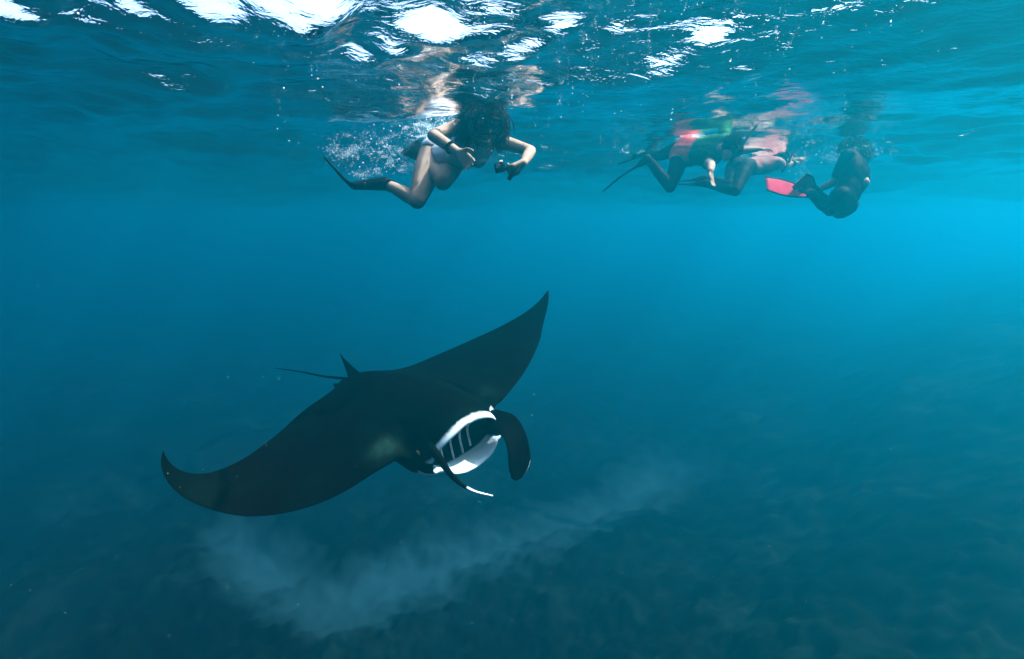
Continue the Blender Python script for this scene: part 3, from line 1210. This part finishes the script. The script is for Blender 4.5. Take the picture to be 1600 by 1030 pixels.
# ---- snorkeller in red shorts and green shirt
def person_red():
    B = Body()
    pel = P(1068, 238, 5.85)
    nek = to(pel, 1124, 233, .50, -1)
    root = thing('person', 'snorkeller in red shorts and green shirt over dark leggings, one bare arm hanging', 'person', pel, 'snorkellers at the surface')
    side, fr = B.torso(pel, nek, -Y * .75 - Z * .62, -Z, [-.08, 0, .2, .42, .62, .8, 1.0], [.155, .170, .162, .150, .168, .180, .170],
                       [.105, .118, .108, .100, .112, .110, .070], ([0, .3, .62, .8, 1], [0, .015, .015, .01, 0]))
    hd = to(nek, 1142, 233, .19, -1)
    B.limb(nek, hd, [.062, .058], 'neck')
    c, fwd, up, sd = B.head(hd, norm(-Z * .8 + X * .45 - Y * .2), norm(X + Z * .3))
    sr = nek - (nek - pel) * .08 + side * .175
    sl = nek - (nek - pel) * .08 - side * .175
    er = to(sr, 1111, 257, .29, -1)
    wr = to(er, 1110, 267, .25, -1)
    B.limb(nek, sr, [.06, .062], 'clavicle')
    B.limb(sr, er, [.060, .052, .043], 'upper_arm')
    B.limb(er, wr, [.044, .042, .030], 'forearm')
    B.hand(wr, -Z + X * .12 - Y * .2, X * .6 - Y * .6, 1, .25, 1.05)
    el = sl + np.array([.17, .05, -.16])
    wl = el + np.array([.21, -.02, .02])
    B.limb(nek, sl, [.06, .062], 'clavicle')
    B.limb(sl, el, [.060, .052, .043], 'upper_arm')
    B.limb(el, wl, [.044, .042, .030], 'forearm')
    B.hand(wl, X, -Z, -1, .3, 1.05)
    h1 = pel + side * .085
    k1 = to(h1, 1047, 292, .43, -1)
    a1 = to(k1, 1012, 248, .42, 1)
    f1 = to(a1, 998, 258, .22, 1)
    B.limb(h1, k1, [.100, .090, .075, .060], 'thigh')
    B.limb(k1, a1, [.058, .060, .050, .040], 'shin')
    B.limb(a1, f1, [.040, .036, .024], 'foot')
    h2 = pel - side * .085
    k2 = to(h2, 1030, 243, .43, 1)
    a2 = to(k2, 1003, 240, .42, 1)
    f2 = to(a2, 988, 241, .22, 1)
    B.limb(h2, k2, [.100, .090, .075, .060], 'thigh')
    B.limb(k2, a2, [.058, .060, .050, .040], 'shin')
    B.limb(a2, f2, [.040, .036, .024], 'foot')
    B.build(.009, root, skin_f)
    B.garment('leggings', lambda b, t: b in ('thigh', 'shin'), neo2, root, .006)
    B.garment('shorts', lambda b, t: (b == 'torso' and t < .36) or (b == 'thigh' and t < .14), red_m, root, .015)
    B.garment('shirt', lambda b, t: (b == 'torso' and t >= .30) or b == 'clavicle' or (b == 'upper_arm' and t < .25), green_m, root, .011)
    t1 = to(f1, 945, 297, .50, 1)
    flipper(root, [a1 + (a1 - f1) * .1, a1, (a1 + f1) / 2, f1, (f1 + t1) / 2 + Z * .02, t1], [.03, .05, .055, .065, .085, .10],
            [.035, .05, .042, .024, .012, .008], norm(Y * .8 + X * .35 + Z * .2), .5, grey_f, grey_f)
    t2 = to(f2, 948, 246, .50, 1)
    flipper(root, [a2 + (a2 - f2) * .1, a2, (a2 + f2) / 2, f2, (f2 + t2) / 2, t2], [.03, .05, .055, .075, .115, .125],
            [.035, .05, .042, .024, .012, .008], norm(Z * .95 + Y * .3), .5, grey_f, clear_f)
    B.garment('hair_cap', lambda b, t: b == 'head', hair_m, root, .005)
    dive_mask(root, c, fwd, up, sd, rubber, lens_m, tube_m, 1)

    def anch(rg):
        while True:
            v = norm(rg.normal(0, 1, 3))
            if v @ fwd < .25 and v @ up > -.5:
                return c + up * .02 - fwd * .01 + v * .094, v
    part('hair', strands(anch, 600, .05, norm(-fwd), .5, 8, .003), hair_m, root)
    return root


# ---- snorkeller in pink top, arm stretched ahead
def person_pink():
    B = Body()
    pel = P(1156, 261, 6.3)
    nek = to(pel, 1205, 254, .50, 1)
    root = thing('person', 'snorkeller in pink top and dark leggings, arms stretched ahead, one knee bent', 'person', pel, 'snorkellers at the surface')
    side, fr = B.torso(pel, nek, -Y * .95 - Z * .2, -Z, [-.08, 0, .2, .42, .62, .8, 1.0], [.150, .165, .155, .145, .160, .170, .160],
                       [.100, .112, .100, .094, .105, .104, .070], ([0, .3, .62, .8, 1], [0, .015, .015, .01, 0]))
    hd = to(nek, 1219, 250, .19, 1)
    B.limb(nek, hd, [.060, .056], 'neck')
    c, fwd, up, sd = B.head(hd, norm(-Z * .6 + X * .6), norm(X * .6 + Z * .6))
    bands = []
    for sg, (ex, ey), (wx, wy) in ((1, (1222, 259), (1241, 255)), (-1, (1218, 249), (1243, 249))):
        s0 = nek - (nek - pel) * .08 + side * .168 * sg
        e0 = to(s0, ex, ey, .285, 1)
        w0 = to(e0, wx, wy, .25, 1)
        B.limb(nek, s0, [.06, .06], 'clavicle')
        B.limb(s0, e0, [.058, .050, .042], 'upper_arm')
        B.limb(e0, w0, [.042, .040, .029], 'forearm')
        B.hand(w0, norm(w0 - e0), -Z, sg, .25)
        bands.append((e0, w0))
    knees = (((1149, 298), (1104, 287), (1092, 288), (1066, 289)), ((1140, 290), (1100, 280), (1090, 281), (1068, 284)))
    feet = []
    for sg, kn in zip((1, -1), knees):
        h = pel + side * .085 * sg
        k = to(h, *kn[0], .43, -1)
        a = to(k, *kn[1], .42, 1)
        f = to(a, *kn[2], .22, 1)
        B.limb(h, k, [.100, .090, .074, .060], 'thigh')
        B.limb(k, a, [.058, .060, .050, .040], 'shin')
        B.limb(a, f, [.040, .036, .024], 'foot')
        feet.append((a, f, to(f, *kn[3], .42, 1)))
    B.build(.009, root, skin_f)
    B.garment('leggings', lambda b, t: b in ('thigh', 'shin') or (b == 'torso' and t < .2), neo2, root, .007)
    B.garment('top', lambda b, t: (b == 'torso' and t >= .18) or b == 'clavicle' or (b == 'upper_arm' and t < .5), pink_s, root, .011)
    for a, f, t in feet:
        flipper(root, [a + (a - f) * .1, a, (a + f) / 2, f, (f + t) / 2, t], [.03, .05, .055, .068, .085, .095],
                [.035, .05, .042, .024, .012, .008], norm(Y * .9 + X * .2), .5, grey_f, pale_f)
    e0, w0 = bands[0]
    bp = e0 + (w0 - e0) * .86
    d = norm(w0 - e0)
    ax1 = norm(np.cross(d, Z))
    ax2 = np.cross(d, ax1)
    ring = [bp + (ax1 * math.cos(a) + ax2 * math.sin(a)) * .040 for a in np.linspace(0, 2 * math.pi, 22)]
    part('wristband', loft(ring, [.020] * 22, [.006] * 22, d, 8), rubber, root)
    B.garment('hair_cap', lambda b, t: b == 'head', hair_m, root, .005)
    dive_mask(root, c, fwd, up, sd, rubber, lens_m, tube_m, 1)

    def anch(rg):
        while True:
            v = norm(rg.normal(0, 1, 3))
            if v @ fwd < .25 and v @ up > -.5:
                return c + up * .02 - fwd * .01 + v * .094, v
    part('hair', strands(anch, 600, .07, norm(-X - Z * .3), .5, 9, .003), hair_m, root)
    return root


# ---- upright snorkeller in a black wetsuit with pink fins
def person_black():
    B = Body()
    pel = P(1318, 314, 5.45)
    nek = to(pel, 1336, 254, .50, 1)
    root = thing('person', 'snorkeller upright in black shorty wetsuit with bright pink fins folded under', 'person', pel, 'snorkellers at the surface')
    fdir = norm(-X * .62 + Y * .78)
    side, fr = B.torso(pel, nek, X * .82 + Y * .55, fdir, [-.08, 0, .2, .42, .62, .8, 1.0], [.135, .150, .155, .158, .180, .190, .175],
                       [.090, .102, .106, .108, .122, .118, .075], ([0, .3, .62, .8, 1], [0, -.02, -.035, -.02, 0]))
    hd = nek + norm(nek - pel) * .15 + fdir * .07
    B.limb(nek, hd, [.064, .060], 'neck')
    c, fwd, up, sd = B.head(hd, norm(fdir - Z * .35), Z)
    tips = []
    for sg, hp, kn, an, ft, tp in ((-1, 0, (1297, 330), (1268, 303), (1250, 299), (1197, 287)), (1, 0, (1310, 334), (1274, 299), (1264, 294), (1249, 282))):
        h = pel + side * .09 * sg
        k = to(h, *kn, .42, 1)
        a = to(k, *an, .41, -1)
        f = to(a, *ft, .22, -1)
        B.limb(h, k, [.094, .088, .074, .060], 'thigh')
        B.limb(k, a, [.060, .062, .050, .040], 'shin')
        B.limb(a, f, [.040, .036, .024], 'foot')
        tips.append((a, f, to(f, *tp, .42, -1)))
    for sg, ex, wx in ((-1, (1303, 285), (1277, 298)), (1, (1352, 285), (1335, 310))):
        s0 = nek - (nek - pel) * .10 + side * .185 * sg
        e0 = to(s0, *ex, .29, 1 if sg < 0 else -1)
        w0 = to(e0, *wx, .25, 1 if sg < 0 else 1)
        B.limb(nek, s0, [.064, .064], 'clavicle')
        B.limb(s0, e0, [.062, .054, .044], 'upper_arm')
        B.limb(e0, w0, [.044, .042, .030], 'forearm')
        B.hand(w0, norm(w0 - e0), -Z, -sg, .4)
    B.build(.009, root, skin_f)
    B.garment('wetsuit', lambda b, t: b == 'torso' or b == 'clavicle' or b == 'neck' or (b == 'upper_arm' and t < .8) or (b == 'thigh' and t < .72), neo, root, .009)
    B.garment('boot', lambda b, t: b == 'foot' or (b == 'shin' and t > .35), neo2, root, .008)
    for i, (a, f, t) in enumerate(tips):
        flipper(root, [a + (a - f) * .1, a, (a + f) / 2, f, (f + t) / 2, t], [.03, .05, .055, .075, .105, .085],
                [.035, .05, .042, .024, .012, .008], norm(Z * .75 + Y * .45 - X * .1) if i == 0 else norm(X * .7 + Z * .5), .45 if i == 0 else .3, rubber, pink_m)
    B.garment('hair_cap', lambda b, t: b == 'head', hair_m, root, .005)
    dive_mask(root, c, fwd, up, sd, rubber, lens_m, tube_m, 1)

    def anch(rg):
        while True:
            v = norm(rg.normal(0, 1, 3))
            if v @ fwd < .3 and v @ up > -.6:
                return c + up * .02 - fwd * .01 + v * .096, v
    part('hair', strands(anch, 700, .16, norm(-Z - fwd * .3), .4, 10, .003), hair_m, root)
    return root


person_white()
person_red()
person_pink()
person_black()


# ------------------------------------------------------------------ bubbles, foam and drifting specks


def specks(name, pts, rad, mat, label):
    n, nv = len(pts), len(ICO1_V)
    Vx = (pts[:, None, :] + ICO1_V[None] * rad[:, None, None]).reshape(-1, 3)
    Fx = (ICO1_F[None] + (np.arange(n) * nv)[:, None, None]).reshape(-1, 3)
    ob = big_mesh(name, Vx, Fx, mat)
    ob['kind'] = 'stuff'
    ob['label'] = label
    return ob


bubble_m = material('bubble', (0.50, 0.66, 0.72), .3, .05, 30)
speck_m = material('drifting_speck', (0.45, 0.5, 0.48), .6, .2, 30)


def under_water(p, margin):
    lim = wave(p[:, 0], p[:, 1]) - margin
    p[:, 2] = np.minimum(p[:, 2], lim)
    return p


def cloud(rg, blobs):
    pts, rad = [], []
    for (px, py, sx, sy, d, sd_, n, r0, r1) in blobs:
        for i in range(n):
            pts.append(P(px + rg.normal(0, sx), py + rg.normal(0, sy), d + rg.normal(0, sd_)))
            rad.append(r0 + (r1 - r0) * rg.random() ** 3)
    pts, rad = np.array(pts), np.array(rad)
    return under_water(pts, rad), rad


rb = np.random.default_rng(21)
blobs = []


def wash(cx, cy, w, h, d, dd_, n_clump, per, big):
    """kick wash: a haze of tiny bubbles in clumps and streaks, few larger ones"""
    for i in range(n_clump):
        x0, y0, d0 = rb.normal(cx, w), rb.normal(cy, h), d + rb.normal(0, dd_)
        s = rb.uniform(.6, 2.2)
        blobs.append((x0, y0, 3.2 * s, 1.8 * s, d0, .02 * s, int(per * 1.7 * rb.uniform(.3, 1.8)), .0006, .0032))
    blobs.append((cx, cy, w * 1.1, h * 1.1, d, dd_, big, .0015, .007))
    blobs.append((cx, cy, w * 1.5, h * 1.4, d, dd_ * 1.5, n_clump * 4, .0008, .0028))


wash(662, 203, 15, 7, 4.05, .10, 34, 34, 60)
wash(690, 190, 14, 5, 3.85, .08, 10, 22, 16)
wash(542, 240, 13, 9, 4.35, .10, 20, 28, 30)
wash(595, 243, 20, 13, 4.3, .14, 22, 26, 30)
wash(632, 243, 18, 12, 4.2, .12, 20, 26, 24)
wash(598, 216, 42, 10, 4.3, .18, 22, 22, 24)
wash(570, 273, 16, 7, 4.3, .10, 8, 22, 8)
p_, r_ = cloud(rb, blobs)
specks('bubbles', p_, r_, bubble_m, 'white bubbles trailing behind the kicking fins of the snorkeller in white')
blobs = []
wash(1156, 238, 8, 3, 6.1, .06, 16, 24, 20)
wash(1365, 232, 15, 8, 5.5, .10, 12, 20, 24)
wash(1300, 247, 11, 3, 5.6, .05, 16, 22, 16)
wash(1250, 262, 13, 12, 5.8, .14, 16, 20, 18)
wash(1330, 232, 26, 5, 5.5, .10, 12, 18, 16)
wash(1258, 232, 18, 8, 5.8, .14, 10, 18, 12)
wash(1000, 228, 32, 3, 6.3, .18, 8, 14, 8)
p_, r_ = cloud(rb, blobs)
specks('bubbles', p_, r_, bubble_m, 'bubbles around the three snorkellers on the right')
# loose bubbles just under the surface
n = 360
px = rb.normal(880, 230, n)
py = np.abs(rb.normal(0, 85, n)) + 5
pts = []
for a, b in zip(px, py):
    ray = P(a, b, 1.0) - CAMP
    t = (-0.01 - CAMP[2]) / max(ray[2], .05)
    pts.append(CAMP + ray * min(t, 9.0))
pts = np.array(pts)
pts[:, 2] = wave(pts[:, 0], pts[:, 1]) - rb.uniform(.01, .10, n)
dist = np.linalg.norm(pts - CAMP, axis=1)
specks('bubbles', pts, (.0008 + .0030 * rb.random(n) ** 3) * np.clip(dist / 2.5, .7, 1.8), bubble_m, 'loose tiny bubbles scattered just under the rippled surface')
n = 420
dd = rb.uniform(.9, 3.4, n)
pts = np.array([P(rb.uniform(0, 1600), rb.uniform(330, 1030), d) for d in dd])
specks('drifting_specks', pts, (.0003 + .0009 * rb.random(n) ** 4) * dd / 2.0, speck_m, 'pale plankton specks drifting in the open water')
